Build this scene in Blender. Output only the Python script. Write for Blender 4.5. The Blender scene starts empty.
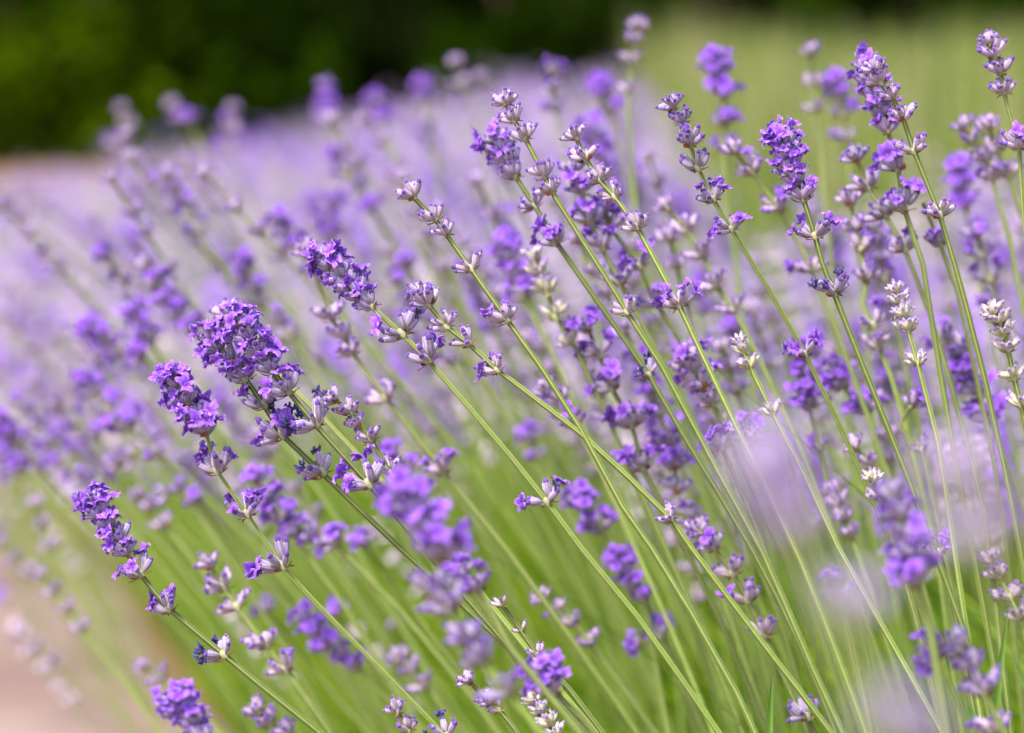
import bpy, math, random
import numpy as np
from mathutils import Vector, Matrix, Quaternion

# ------------------------------------------------------------------ camera, world, sun, exposure
sc = bpy.context.scene
COL = sc.collection
W, H = 1024, 733
LENS, SENSOR = 100.0, 36.0
F = W * LENS / SENSOR
CAM_Z, HORIZON = 0.62, 60.0
PITCH = math.atan((H / 2 - HORIZON) / F)
FOCUS, FSTOP = 1.05, 6.6
cam_d = bpy.data.cameras.new('camera')
cam_d.lens, cam_d.sensor_width, cam_d.sensor_fit = LENS, SENSOR, 'HORIZONTAL'
cam_d.clip_start, cam_d.clip_end = 0.05, 1000
cam_d.dof.use_dof, cam_d.dof.focus_distance, cam_d.dof.aperture_fstop = True, FOCUS, FSTOP
cam = bpy.data.objects.new('camera', cam_d)
COL.objects.link(cam)
cam.location = (0, 0, CAM_Z)
cam.rotation_euler = (math.pi / 2 - PITCH, 0, 0)
sc.camera = cam
sc.render.resolution_x, sc.render.resolution_y = W, H

SUN_EL, SUN_ROT = math.radians(58), math.radians(215)
world = bpy.data.worlds.new('World')
sc.world = world
world.use_nodes = True
nt = world.node_tree
bg = nt.nodes['Background']
sky = nt.nodes.new('ShaderNodeTexSky')
sky.sky_type = 'NISHITA'
sky.sun_disc = False
sky.sun_elevation, sky.sun_rotation = SUN_EL, SUN_ROT
sky.air_density, sky.dust_density, sky.ozone_density = 1.0, 4.0, 0.6
nt.links.new(sky.outputs[0], bg.inputs[0])
bg.inputs[1].default_value = 0.135
sun_d = bpy.data.lights.new('sun', 'SUN')
sun_d.energy, sun_d.angle, sun_d.color = 2.4, math.radians(10), (1.0, 0.92, 0.82)
sun = bpy.data.objects.new('sun', sun_d)
COL.objects.link(sun)
to_sun = Vector((math.sin(SUN_ROT) * math.cos(SUN_EL), math.cos(SUN_ROT) * math.cos(SUN_EL), math.sin(SUN_EL)))
sun.rotation_euler = to_sun.to_track_quat('Z', 'Y').to_euler()
sc.view_settings.view_transform = 'Standard'
sc.view_settings.look = 'None'
sc.view_settings.exposure = 1.32
sc.view_settings.gamma = 1
sc.cycles.use_denoising = True
sc.cycles.max_bounces = 6
sc.cycles.transparent_max_bounces = 4

rnd = random.Random(11)
U = rnd.uniform

# ------------------------------------------------------------------ helpers
FWD = Vector((0, math.cos(PITCH), -math.sin(PITCH)))
UP = Vector((0, math.sin(PITCH), math.cos(PITCH)))
def at(px, py, D):
    """The point of the garden seen at a picture position, D metres along the line of sight."""
    return Vector((0, 0, CAM_Z)) + D * (FWD + Vector((1, 0, 0)) * ((px - W / 2) / F) - UP * ((py - H / 2) / F))
def proj(p):
    v = p - Vector((0, 0, CAM_Z))
    d = v.dot(FWD)
    return W / 2 + F * v.x / d, H / 2 - F * v.dot(UP) / d, d
APX = LENS / FSTOP * 1e-3 / (FOCUS / F)
class MB:
    """Collects vertices, faces, pigment and material slots of ONE mesh."""
    def __init__(s): s.v, s.f, s.c, s.m = [], [], [], []
    def add(s, vs, fs, cs, mi=0):
        o = len(s.v)
        s.v += [tuple(v) for v in vs]; s.c += [tuple(c) for c in cs]
        s.f += [tuple(i + o for i in f) for f in fs]; s.m += [mi] * len(fs)
    def merge(s, o, M):
        n = len(s.v)
        s.v += [tuple(M @ Vector(v)) for v in o.v]; s.c += o.c
        s.f += [tuple(i + n for i in f) for f in o.f]; s.m += o.m
    def mesh(s, name, mats, smooth=True):
        me = bpy.data.meshes.new(name)
        me.from_pydata(s.v, [], s.f)
        at_ = me.attributes.new('pigment', 'FLOAT_COLOR', 'POINT')
        at_.data.foreach_set('color', np.array([(c[0], c[1], c[2], 1) for c in s.c], dtype=np.float32).ravel())
        for m in mats: me.materials.append(m)
        me.polygons.foreach_set('material_index', np.array(s.m, dtype=np.int32))
        me.polygons.foreach_set('use_smooth', np.full(len(s.f), smooth))
        me.update()
        return me
def np_mesh(name, v, f, c, mats, mi=None, smooth=False):
    """Large sheet of many faces (all faces with the same corner count) from arrays."""
    me = bpy.data.meshes.new(name)
    v = np.asarray(v, np.float32); f = np.asarray(f, np.int32); k = f.shape[1]
    me.vertices.add(len(v)); me.vertices.foreach_set('co', v.ravel())
    me.loops.add(f.size); me.loops.foreach_set('vertex_index', f.ravel())
    me.polygons.add(len(f))
    me.polygons.foreach_set('loop_start', np.arange(0, f.size, k, dtype=np.int32))
    me.polygons.foreach_set('loop_total', np.full(len(f), k, np.int32))
    a = me.attributes.new('pigment', 'FLOAT_COLOR', 'POINT')
    a.data.foreach_set('color', np.hstack([np.asarray(c, np.float32), np.ones((len(v), 1), np.float32)]).ravel())
    for m in mats: me.materials.append(m)
    if mi is not None: me.polygons.foreach_set('material_index', np.asarray(mi, np.int32))
    me.polygons.foreach_set('use_smooth', np.full(len(f), smooth))
    me.update(calc_edges=True); me.validate()
    return me
def link(name, data, parent=None, M=None):
    o = bpy.data.objects.new(name, data)
    COL.objects.link(o)
    if parent: o.parent = parent
    if M is not None: o.matrix_basis = M
    return o
def tag(o, label=None, cat=None, group=None, kind=None):
    for k, v in (('label', label), ('category', cat), ('group', group), ('kind', kind)):
        if v: o[k] = v
    return o
def mix(a, b, t): return tuple(a[i] + (b[i] - a[i]) * t for i in range(3))
def frame(loc, z, roll=0.0, scale=1.0):
    q = Vector(z).to_track_quat('Z', 'Y').to_matrix().to_4x4()
    return Matrix.Translation(loc) @ q @ Matrix.Rotation(roll, 4, 'Z') @ Matrix.Scale(scale, 4)

# ------------------------------------------------------------------ materials
def mat(name, rough=0.6, spec=0.3, sheen=0.0, trans=0.0, noise=(900, 0.25), vary=0.12, bump=0.0, sheen_tint=(0.93, 0.9, 1, 1)):
    m = bpy.data.materials.new(name); m.use_nodes = True
    n, l = m.node_tree.nodes, m.node_tree.links
    p = n['Principled BSDF']; out = n['Material Output']
    a = n.new('ShaderNodeAttribute'); a.attribute_name = 'pigment'
    tc = n.new('ShaderNodeTexCoord')
    no = n.new('ShaderNodeTexNoise'); no.inputs['Scale'].default_value = noise[0]; no.inputs['Detail'].default_value = 4
    l.new(tc.outputs['Object'], no.inputs['Vector'])
    oi = n.new('ShaderNodeObjectInfo')
    r1 = n.new('ShaderNodeMapRange'); r1.inputs['To Min'].default_value = 1 - noise[1]; r1.inputs['To Max'].default_value = 1 + noise[1]
    l.new(no.outputs['Fac'], r1.inputs['Value'])
    r2 = n.new('ShaderNodeMapRange'); r2.inputs['To Min'].default_value = 1 - vary; r2.inputs['To Max'].default_value = 1 + vary
    l.new(oi.outputs['Random'], r2.inputs['Value'])
    mu = n.new('ShaderNodeMath'); mu.operation = 'MULTIPLY'
    l.new(r1.outputs[0], mu.inputs[0]); l.new(r2.outputs[0], mu.inputs[1])
    hs = n.new('ShaderNodeHueSaturation')
    l.new(a.outputs['Color'], hs.inputs['Color']); l.new(mu.outputs[0], hs.inputs['Value'])
    l.new(hs.outputs[0], p.inputs['Base Color'])
    p.inputs['Roughness'].default_value = rough
    p.inputs['Specular IOR Level'].default_value = spec
    if sheen:
        p.inputs['Sheen Weight'].default_value = sheen
        p.inputs['Sheen Roughness'].default_value = 0.35
        p.inputs['Sheen Tint'].default_value = sheen_tint
    if bump:
        b = n.new('ShaderNodeBump'); b.inputs['Strength'].default_value = bump; b.inputs['Distance'].default_value = 0.001
        l.new(no.outputs['Fac'], b.inputs['Height']); l.new(b.outputs[0], p.inputs['Normal'])
    if trans:
        t = n.new('ShaderNodeBsdfTranslucent'); l.new(hs.outputs[0], t.inputs['Color'])
        mx = n.new('ShaderNodeMixShader'); mx.inputs[0].default_value = trans
        l.new(p.outputs[0], mx.inputs[1]); l.new(t.outputs[0], mx.inputs[2]); l.new(mx.outputs[0], out.inputs['Surface'])
    return m
M_CALYX = mat('calyx_fuzz', 0.8, 0.15, sheen=0.62, noise=(14, 0.28), vary=0.15)
M_PETAL = mat('petal', 0.6, 0.2, sheen=0.15, trans=0.22, noise=(9, 0.22), vary=0.15)
M_BRACT = mat('papery_bract', 0.75, 0.1, trans=0.15, noise=(12, 0.3))
M_STEM = mat('stem_skin', 0.55, 0.22, sheen=0.08, noise=(350, 0.2), vary=0.12, sheen_tint=(1, 1, 0.9, 1))
M_LEAF = mat('leaf', 0.7, 0.06, trans=0.35, noise=(60, 0.25), vary=0.05)
M_GRASS = mat('grass_blade', 0.7, 0.06, trans=0.4, noise=(4, 0.25), vary=0.05)
M_CROWN = mat('crown_leaf', 0.8, 0.0, trans=0.15, noise=(1.4, 0.45), vary=0.2)
M_BARK = mat('bark', 0.9, 0.1, noise=(14, 0.4))
FLOWER = [M_CALYX, M_PETAL, M_BRACT, M_STEM]

# ------------------------------------------------------------------ pigments (linear)
STYLES = {   # calyx base, calyx body (groove), calyx rib, closed petal tip
    'v': ((0.27, 0.24, 0.24), (0.16, 0.115, 0.27), (0.54, 0.46, 0.63), (0.075, 0.045, 0.17)),
    'p': ((0.36, 0.33, 0.30), (0.25, 0.165, 0.34), (0.67, 0.555, 0.68), (0.11, 0.07, 0.22)),
    'l': ((0.50, 0.46, 0.48), (0.40, 0.32, 0.52), (0.68, 0.60, 0.75), (0.25, 0.16, 0.45)),
    'g': ((0.40, 0.42, 0.20), (0.42, 0.41, 0.30), (0.60, 0.57, 0.52), (0.30, 0.23, 0.40)),
}
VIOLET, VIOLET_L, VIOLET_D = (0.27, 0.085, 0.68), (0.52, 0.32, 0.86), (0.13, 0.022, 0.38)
STEM_P, STEM_D = (0.33, 0.375, 0.135), (0.075, 0.10, 0.022)  # pale ribs; the dark sides between them carry stem shading in the colour

# ------------------------------------------------------------------ bud, blossom, bract (unit: whorl = 1 across)
def bud_mb(style, low=False, seed=0):
    r = random.Random(seed)
    base, body, rib, tip = STYLES[style]
    mb = MB()
    L = 0.36 * r.uniform(0.85, 1.15); R = 0.079 * r.uniform(0.9, 1.12)
    n = 6 if low else 12
    prof = [(0, .35), (.5, 1.0), (.92, .85)] if low else [(0, .35), (.12, .62), (.3, .9), (.55, 1.04), (.78, 1.0), (.92, .9), (1.0, .93)]
    bend = r.uniform(-.05, .08)
    vs, cs = [], []
    for t, k in prof:
        for i in range(n):
            a = 2 * math.pi * i / n
            ribbed = (1.0 if low else (1.09 if i % 2 == 0 else 0.9))
            tooth = (0.05 * (1 if i % 2 == 0 else -.4) if t == 1.0 else 0)
            rr = R * k * ribbed
            vs.append((rr * math.cos(a) + bend * t * t, rr * math.sin(a), L * (t + tooth)))
            col = mix(base, mix(body, rib, .5 if low else (0.60 if i % 2 == 0 else 0.12)), min(1, .05 + t ** 1.2 * 1.5))
            if t >= .98 and not low: col = mix(col, rib, .75)
            cs.append(col)
    fs = []
    for j in range(len(prof) - 1):
        for i in range(n):
            fs.append((j * n + i, j * n + (i + 1) % n, (j + 1) * n + (i + 1) % n, (j + 1) * n + i))
    mb.add(vs, fs, cs, 0)
    if low:
        vs, cs = [], []
        for tt, k, cc in ((0, .4, base), (.85, 1.1, mix(body, rib, .8))):
            for i in range(5):
                a = 2 * math.pi * i / 5
                vs.append((R * k * math.cos(a), R * k * math.sin(a), L * tt)); cs.append(cc)
        vs.append((0, 0, L * 1.25)); cs.append(tip)
        mb = MB()
        mb.add(vs, [(i, (i + 1) % 5, 5 + (i + 1) % 5, 5 + i) for i in range(5)] + [(5 + i, 5 + (i + 1) % 5, 10) for i in range(5)], cs, 0)
        return mb
    # closed petals bulging out of the calyx mouth
    pr = [(.9, .8), (1.12, .35)] if low else [(.88, .80), (1.05, .84), (1.2, .66), (1.3, .28)]
    vs, cs = [], []
    nn = 6 if low else 8
    for t, k in pr:
        for i in range(nn):
            a = 2 * math.pi * i / nn
            vs.append((R * k * math.cos(a) + bend * t * t, R * k * math.sin(a), L * t))
            cs.append(mix(tip, VIOLET, .3 * max(0, t - .9) / .4))
    vs.append((bend * 1.4, 0, L * pr[-1][0] + .015)); cs.append(tip)
    fs = [(j * nn + i, j * nn + (i + 1) % nn, (j + 1) * nn + (i + 1) % nn, (j + 1) * nn + i) for j in range(len(pr) - 1) for i in range(nn)]
    fs += [((len(pr) - 1) * nn + i, (len(pr) - 1) * nn + (i + 1) % nn, len(vs) - 1) for i in range(nn)]
    mb.add(vs, fs, cs, 0)
    mb.L = L
    return mb
def blossom_mb(seed, low=False, dry=False):
    """A two-lipped open corolla; a dry one is shrivelled and ink blue."""
    r = random.Random(seed + 50)
    mb = MB()
    ca, cb, cd = (VIOLET, VIOLET_L, VIOLET_D) if not dry else ((0.05, 0.045, 0.20), (0.11, 0.11, 0.34), (0.02, 0.02, 0.09))
    n = 6
    tube = [(0, .05), (.1, .045), (.17, .075)]
    vs, cs = [], []
    for z, R in tube:
        for i in range(n):
            a = 2 * math.pi * i / n
            vs.append((R * math.cos(a), R * math.sin(a), z)); cs.append(mix(cb, cd, .5 if z else .2))
    mb.add(vs, [(j * n + i, j * n + (i + 1) % n, (j + 1) * n + (i + 1) % n, (j + 1) * n + i) for j in range(2) for i in range(n)], cs, 1)
    lobes = [(-.45, .30, .135, .35), (.45, .30, .135, .35), (math.pi - 1.0, .21, .085, .9), (math.pi, .23, .10, 1.05), (math.pi + 1.0, .21, .085, .9)]
    if dry: lobes = [(a, l * .62, w * .42, .15) for a, l, w, d in lobes]
    gu, gv = (3, 3) if low else (5, 5)
    for a0, ln, wd, drop in lobes:
        a0 += r.uniform(-.15, .15); ln *= r.uniform(.85, 1.2); drop += r.uniform(-.5, .5)
        ph, am = r.uniform(0, 6), r.uniform(.022, .050)
        vs, cs = [], []
        for j in range(gv):
            t = j / (gv - 1)
            wj = wd * (0.32 + 0.68 * math.sin(math.pi * min(1, .12 + t * .78)))
            if t == 1: wj *= .55
            for i in range(gu):
                s = i / (gu - 1) * 2 - 1
                rr = .06 + ln * t * math.sin(drop * t * .9 + .55)
                z = .16 + ln * t * math.cos(drop * t * .9 + .55) + am * math.sin(ph + s * 5 + t * 7) - .035 * s * s
                x, y = rr, wj * s + am * math.cos(ph + t * 7)
                vs.append((x * math.cos(a0) - y * math.sin(a0), x * math.sin(a0) + y * math.cos(a0), z))
                cs.append(mix(mix(cd, ca, min(1, t * 1.8)), cb, max(0, abs(s) * .5 + t * .6 - .45)))
        fs = [(j * gu + i, j * gu + i + 1, (j + 1) * gu + i + 1, (j + 1) * gu + i) for j in range(gv - 1) for i in range(gu - 1)]
        mb.add(vs, fs, cs, 1)
    return mb
def core_mb(seed, style):
    """The node of a whorl: short receptacles and the papery bracts under the buds."""
    r = random.Random(seed + 90)
    mb = MB()
    n = 8
    vs, cs = [], []
    for z, R in ((-.10, .075), (0, .105), (.08, .095), (.14, .05)):
        for i in range(n):
            a = 2 * math.pi * i / n
            vs.append((R * math.cos(a), R * math.sin(a), z)); cs.append(mix(STEM_P, STYLES[style][0], .5))
    mb.add(vs, [(j * n + i, j * n + (i + 1) % n, (j + 1) * n + (i + 1) % n, (j + 1) * n + i) for j in range(3) for i in range(n)], cs, 3)
    brown = (0.33, 0.15, 0.07) if style != 'g' else (0.42, 0.38, 0.16)
    for k in range(4):
        a0 = math.pi * k + r.uniform(-.7, .7); ln = r.uniform(.17, .30); wd = r.uniform(.07, .12); up = r.uniform(-.5, .9)
        vs, cs = [], []
        for j in range(5):
            t = j / 4
            w = wd * math.sin(math.pi * (.25 + .75 * t)) if j < 4 else 0.004
            for s in (-1, 0, 1):
                x, y = .07 + ln * t * math.cos(up * t), w * s
                z = -.07 + ln * t * math.sin(up * t) - .02 * (1 - abs(s))
                vs.append((x * math.cos(a0) - y * math.sin(a0), x * math.sin(a0) + y * math.cos(a0), z))
                cs.append(mix(mix(STEM_P, brown, min(1, t * 2)), (0.22, 0.08, 0.04), t * .5))
        mb.add(vs, [(j * 3 + i, j * 3 + i + 1, (j + 1) * 3 + i + 1, (j + 1) * 3 + i) for j in range(4) for i in range(2)], cs, 2)
    return mb

BUD_MB = {s: [bud_mb(s, False, i) for i in range(5)] for s in STYLES}
BUD = {s: [b.mesh('bud', FLOWER) for b in BUD_MB[s]] for s in STYLES}
BLO_MB = [blossom_mb(i) for i in range(7)]
BLO = [b.mesh('blossom', FLOWER) for b in BLO_MB]
DRY = [blossom_mb(i, dry=True).mesh('withered_blossom', FLOWER) for i in range(3)]
CORE_MB = {s: [core_mb(i, s) for i in range(4)] for s in STYLES}
CORE = {s: [b.mesh('flower_whorl', FLOWER) for b in CORE_MB[s]] for s in STYLES}

def layout(kind, r, bloom, dry):
    """Bud and blossom frames inside a unit whorl: two opposite cymes, a full ring in a dense head, or a closed tip."""
    out = []
    if kind == 'side':
        g0 = [(g, r.randint(5, 7)) for g in (0, math.pi)]
        spec = [(g + r.uniform(-1.3, 1.3), r.uniform(.32, 1.25)) for g, n in g0 for _ in range(n)]
    elif kind == 'small':
        spec = [(g + r.uniform(-.7, .7), r.uniform(.4, 1.0)) for g in (0, math.pi) for _ in range(2)]
    elif kind == 'ring':
        n = r.randint(13, 16)
        spec = [(2 * math.pi * i / n + r.uniform(-.25, .25), r.uniform(.42, 1.1)) for i in range(n)]
    else:
        n = r.randint(11, 14)
        spec = [(2.4 * i + r.uniform(-.3, .3), .10 + 1.1 * math.sqrt(i / n) + r.uniform(-.1, .1)) for i in range(n)]
    for a, t in spec:
        d = Vector((math.cos(a) * math.sin(t), math.sin(a) * math.sin(t), math.cos(t)))
        b = Vector((math.cos(a), math.sin(a), 0)) * ((.09 if kind in ('side', 'small') else .05) + .05 * r.random()) + Vector((0, 0, r.uniform(-.04, .09) + (.06 if t < .5 else 0)))
        k = r.uniform(.82, 1.12)
        out.append(('bud', frame(b, d, r.uniform(0, 6.28), k)))
        if r.random() < bloom * (.62 if kind in ('ring', 'tip') else .85):
            tip = b + d * (.36 * k * .95)
            d2 = (d + Vector((r.uniform(-.4, .4), r.uniform(-.4, .4), r.uniform(0, .6)))).normalized()
            out.append(('blossom', frame(tip, d2, r.uniform(0, 6.28), r.uniform(.65, 1.0))))
        elif r.random() < dry * .55:
            tip = b + d * (.36 * k * .95)
            d2 = (d + Vector((r.uniform(-.3, .3), r.uniform(-.3, .3), .3))).normalized()
            out.append(('dry', frame(tip, d2, r.uniform(0, 6.28), r.uniform(.8, 1.1))))
    return out
JOINED = {}
def joined(style, kind, bl):
    """A whorl with its buds and blossoms in one mesh, for stalks too soft to show single buds; a few variants are shared."""
    key = (style, kind, bl, rnd.randint(0, 2))
    if key not in JOINED:
        r = random.Random(hash(key[3]) + 17 * bl + 3)
        mb = MB(); mb.merge(CORE_MB[style][key[3]], Matrix())
        for what, M in layout(kind, r, bl / 3 * .8, 0):
            mb.merge(r.choice(BUD_MB[style]) if what == 'bud' else r.choice(BLO_MB), M)
        JOINED[key] = mb.mesh('flower_whorl', FLOWER)
    return JOINED[key]

# ------------------------------------------------------------------ stalks
def catmull(P, step):
    out = []
    Q = [P[0] * 2 - P[1]] + P + [P[-1] * 2 - P[-2]]
    for i in range(1, len(Q) - 2):
        p0, p1, p2, p3 = Q[i - 1:i + 3]
        n = max(1, int((p2 - p1).length / step))
        for k in range(n):
            t = k / n
            out.append(.5 * ((2 * p1) + (p2 - p0) * t + (2 * p0 - 5 * p1 + 4 * p2 - p3) * t * t + (3 * p1 - p0 - 3 * p2 + p3) * t ** 3))
    out.append(P[-1])
    return out
def tube_mb(pts, r_top, r_bot, sides=8, shade=1.0, seed=0):
    mb = MB()
    vs, cs = [], []
    n = len(pts)
    ref = Vector((0.3, -1, 0.2))
    rr = random.Random(seed)
    roll = rr.uniform(0, 1)
    for j, p in enumerate(pts):
        t = (pts[min(j + 1, n - 1)] - pts[max(j - 1, 0)]).normalized()
        x = t.cross(ref).normalized(); y = t.cross(x)
        f = j / (n - 1)
        R = r_top + (r_bot - r_top) * min(1, f * 2.2)
        for i in range(sides):
            a = 2 * math.pi * i / sides + roll
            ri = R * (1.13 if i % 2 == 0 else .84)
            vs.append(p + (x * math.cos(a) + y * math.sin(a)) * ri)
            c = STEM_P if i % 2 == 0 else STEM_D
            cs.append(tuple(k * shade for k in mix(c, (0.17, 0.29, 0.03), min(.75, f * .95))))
    fs = [(j * sides + i, j * sides + (i + 1) % sides, (j + 1) * sides + (i + 1) % sides, (j + 1) * sides + i) for j in range(n - 1) for i in range(sides)]
    fs.append(tuple(range(sides))); fs.append(tuple(reversed(range((n - 1) * sides, n * sides))))
    mb.add(vs, fs, cs, 3)
    return mb
def lean(px):
    t = min(1, max(0, px / 1000))
    return (1.0 - .72 * t, .72 + .45 * t)
def extend(P):
    """Carry a stem on down into its bush, bending upright towards the ground."""
    P = list(P)
    d = (P[-1] - P[-2]).normalized()
    if d.z > -.25: d = Vector((d.x, d.y, -.5)).normalized()
    while P[-1].z > .10:
        d = (d + Vector((0.02, .01, -.16))).normalized()
        P.append(P[-1] + d * .05)
    return P
N_STALK = 0
GROUP = 'lavender stalks of the flowering bed'
def stalk(label, P, whorls, style, fine, group=GROUP):
    """P: points from the tip down; whorls: (index into P, size in m, bloom 0..1, dryness, kind)."""
    global N_STALK
    N_STALK += 1
    P = extend(P)
    base = P[-1]
    root = link('lavender_stalk', None, None, Matrix.Translation(base))
    root.empty_display_size = .02
    tag(root, label, 'lavender', group)
    pts = catmull(P, .018 if fine else .03)
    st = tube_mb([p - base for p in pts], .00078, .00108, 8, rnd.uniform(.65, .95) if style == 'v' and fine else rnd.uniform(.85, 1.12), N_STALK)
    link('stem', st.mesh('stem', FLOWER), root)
    for k, (i, size, bloom, dry, kind) in enumerate(whorls):
        up = (P[max(i - 1, 0)] - P[i + 1]).normalized()
        up = (up + Vector((0, 0, .18))).normalized()
        roll = (k % 2) * math.pi / 2 + rnd.uniform(-.35, .35) if kind != 'small' and kind != 'side' else math.pi / 2 + rnd.uniform(-.7, .7)
        M = frame(P[i] - base, up, 0, size) @ Matrix.Rotation(roll, 4, 'Z')
        sy = style if style != 'm' else rnd.choice('vp')
        if fine:
            w = link('flower_whorl', rnd.choice(CORE[sy]), root, M)
            for what, L in layout(kind, rnd, bloom, dry):
                if what == 'bud': link('bud', rnd.choice(BUD[sy]), w, L)
                elif what == 'blossom': link('blossom', rnd.choice(BLO), w, L)
                else: link('withered_blossom', rnd.choice(DRY), w, L)
        else:
            link('flower_whorl', joined(sy, kind, min(3, int(round(bloom * 3)))), root, M)
    return root

# c = softness in the picture (px of blur), style, nickname, label, nodes from the tip down:  w x y size bloom [dry] | p x y
S = []
def s(c, style, nick, label, nodes): S.append((c, style, nick, label, nodes))
# the sharp stalks
s(0.5,'v','lone low violet head','sharp violet-headed stalk arching lowest over the path, three loose whorls below its head','w 95 504 34 .75; w 102 515 36 .75; w 110 527 36 .65; w 119 541 36 .55; w 127 553 36 .4; w 140 574 38 .3; w 169 609 33 .25; w 224 655 38 0 .35; p 255 681; p 325 737')
s(0.5,'v','three-tiered violet stalk','sharp stalk with a violet head and three flowering whorls spaced along a dark stem','w 174 378 36 .7; w 180 388 40 .7; w 188 402 42 .6; w 197 417 42 .6; w 206 433 40 .7; w 217 471 40 .4; w 247 514 38 .5; w 282 566 44 .3 .1; p 356 644; p 431 721; p 446 738')
s(0.3,'v','lower of the twin heads','lower of two touching violet heads, ink-blue withered petals on its loose whorls','w 213 340 36 .8; w 222 351 40 .8; w 232 363 42 .7; w 245 378 42 .6; w 264 405 38 .5; w 282 435 44 .1 .5; w 322 473 42 0 .45; p 401 549; p 500 640; p 590 735')
s(-0.3,'v','upper of the twin heads','upper of two touching violet heads, its lowest whorl carrying a pink-violet open flower','w 240 327 38 .8; w 250 339 42 .8; w 259 352 44 .75; w 272 370 42 .6; w 288 391 42 .4; w 315 424 42 .1 .3; w 369 484 46 .3 .2; p 393 512; p 455 585; p 520 660; p 585 737')
s(2.0,'p',None,'pale bud-tipped stalk peeping out right behind the twin violet heads','w 228 316 36 .05; w 240 334 30 .1; p 262 358; p 325 420; p 388 488; p 470 580; p 560 690; p 600 738')
s(0.0,'v','long dark-stemmed stalk','sharp dense violet head on the longest dark stem, one lone whorl far down it','w 325 262 36 .8; w 333 269 40 .85; w 342 278 42 .8; w 352 288 42 .6; w 361 297 42 .45; w 371 306 38 .25; w 402 334 42 .3 .25; w 428 360 42 .45; p 512 458; w 547 502 36 .2 .3; p 582 549; p 637 616; p 719 733; p 724 740')
s(4.0,'p',None,'soft pale stalk behind the dense dark-stemmed head, grey-green whorls widely spaced','w 308 256 36 0; w 332 318 38 .1; w 343 338 36 .1; w 352 352 36 .1; w 386 398 36 .2; w 443 471 34 .1; p 506 549; p 557 619; p 637 733')
s(0.5,'p','pale ladder stalk','pale mauve stalk of six evenly spaced tufts, top one a round bud cluster','w 413 197 36 0; w 435 219 34 0; w 446 234 33 0; w 471 269 32 0; w 507 320 32 .05; p 540 366; p 580 428; w 622 506 1 0; p 652 549; p 692 614; p 737 694; p 757 737')
s(0.0,'p','crossing stalk','pale rounded bud cluster on the stem that crosses the others at a low angle','w 422 297 38 0; w 428 304 42 0; w 447 327 30 0; w 468 343 32 0; w 497 370 30 .25; p 512 381; p 580 433; w 671 519 28 0; p 692 549; p 727 596; p 767 649; p 835 738')
s(0.0,'p','tall twin-stem stalk','tall pale-budded stalk standing against the dark hedge gap, green stem with a low whorl','w 506 104 34 0; w 514 120 34 0; w 525 138 32 0; w 545 176 34 0; w 552 192 32 0; p 619 298; w 627 312 31 0; p 662 366; p 719 473; p 762 551; p 812 666; p 845 738')
s(2.0,'v',None,'violet stalk close behind the tall pale-budded one, its stem running beside that one','w 496 143 36 .5; w 502 153 38 .5; w 508 164 38 .35; w 515 176 36 .3; w 535 206 30 .05; w 556 242 34 .35; p 627 343; w 649 375 28 0 .3; p 687 441; p 752 549; p 800 645; p 838 738')
s(0.5,'p','white-budded stalk','whitish-budded stalk of five tight tufts with one flowering whorl further down its stem','w 576 138 30 0; w 586 159 32 0; w 599 180 32 0; w 615 197 30 0; w 637 227 32 0; w 679 305 34 .2; p 699 348; p 737 428; p 800 560; p 868 738')
s(3.0,'v',None,'violet stalk squeezed between the two tall pale stalks, five full flowering whorls','w 575 172 38 .6; w 582 193 38 .6; w 590 222 36 .4; w 602 248 36 .3; w 620 282 38 .3; p 662 363; p 715 470; p 780 620; p 812 738')
s(3.5,'v',None,'soft violet stalk whose whorls show just right of the white-budded stem','w 605 210 34 .6; w 612 230 34 .5; w 640 266 34 .5; w 657 304 34 .4; p 684 348; p 740 460; p 800 600; p 840 738')
s(0.3,'v','five-tufted dusky stalk','dusky stalk of five open tufts, tubular flowers hanging beside its low whorl','w 674 107 32 0; w 683 121 32 0; w 690 144 36 0 .1; w 698 168 32 .1; w 713 199 32 .3; w 731 229 32 .3; p 768 288; w 805 354 34 .4; p 840 426; p 878 511; p 925 620; p 972 738')
s(0.0,'v','columnar violet head','sharp columnar violet head over two loose whorls and a withered one','w 783 140 34 .85; w 785 149 38 .8; w 788 160 40 .7; w 792 172 40 .6; w 797 183 38 .5; w 803 198 42 .45; w 815 236 34 .5; p 822 262; w 834 293 36 0 .35; p 863 366; p 908 478; p 925 526; p 964 631; p 995 738')
s(0.0,'p','neat green-stemmed stalk','neat pale-budded stalk on a thick bright green stem before the meadow','w 876 72 36 0; w 880 82 38 0; w 892 97 34 0; w 903 118 34 0; w 914 151 32 0; w 940 215 34 0; p 968 313; p 985 380; p 1005 470; p 1030 600')
s(2.0,'v',None,'fully flowered violet stalk pressed behind the neat green-stemmed one','w 868 70 34 .6; w 871 83 36 .6; w 876 98 36 .6; w 882 114 36 .5; w 888 131 34 .3; w 898 168 38 .4; w 904 208 38 .5; p 923 265; p 932 323; p 950 430; p 975 560; p 1000 700')
s(3.0,'v',None,'soft dusky stalk with four tufts beneath the fully flowered one by the meadow','w 857 160 36 .05; w 868 187 38 .1; w 885 215 34 .2; w 905 249 34 .4; p 928 308; p 950 380; p 985 520; p 1000 640')
s(4.0,'p',None,'soft stalk of many small mauve tufts between the columnar head and the meadow','w 851 204 34 0; w 856 230 34 0; w 861 250 32 0; w 867 280 32 .1; w 863 306 1 0; w 873 325 32 .1; w 879 346 32 .1; p 892 380; p 930 520; p 950 650')
s(3.0,'v',None,'stalk with a single small tuft showing beneath the neat green-stemmed one','p 923 203; w 940 244 30 .1; p 958 293; p 975 370; p 1000 500; p 1015 640')
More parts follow.
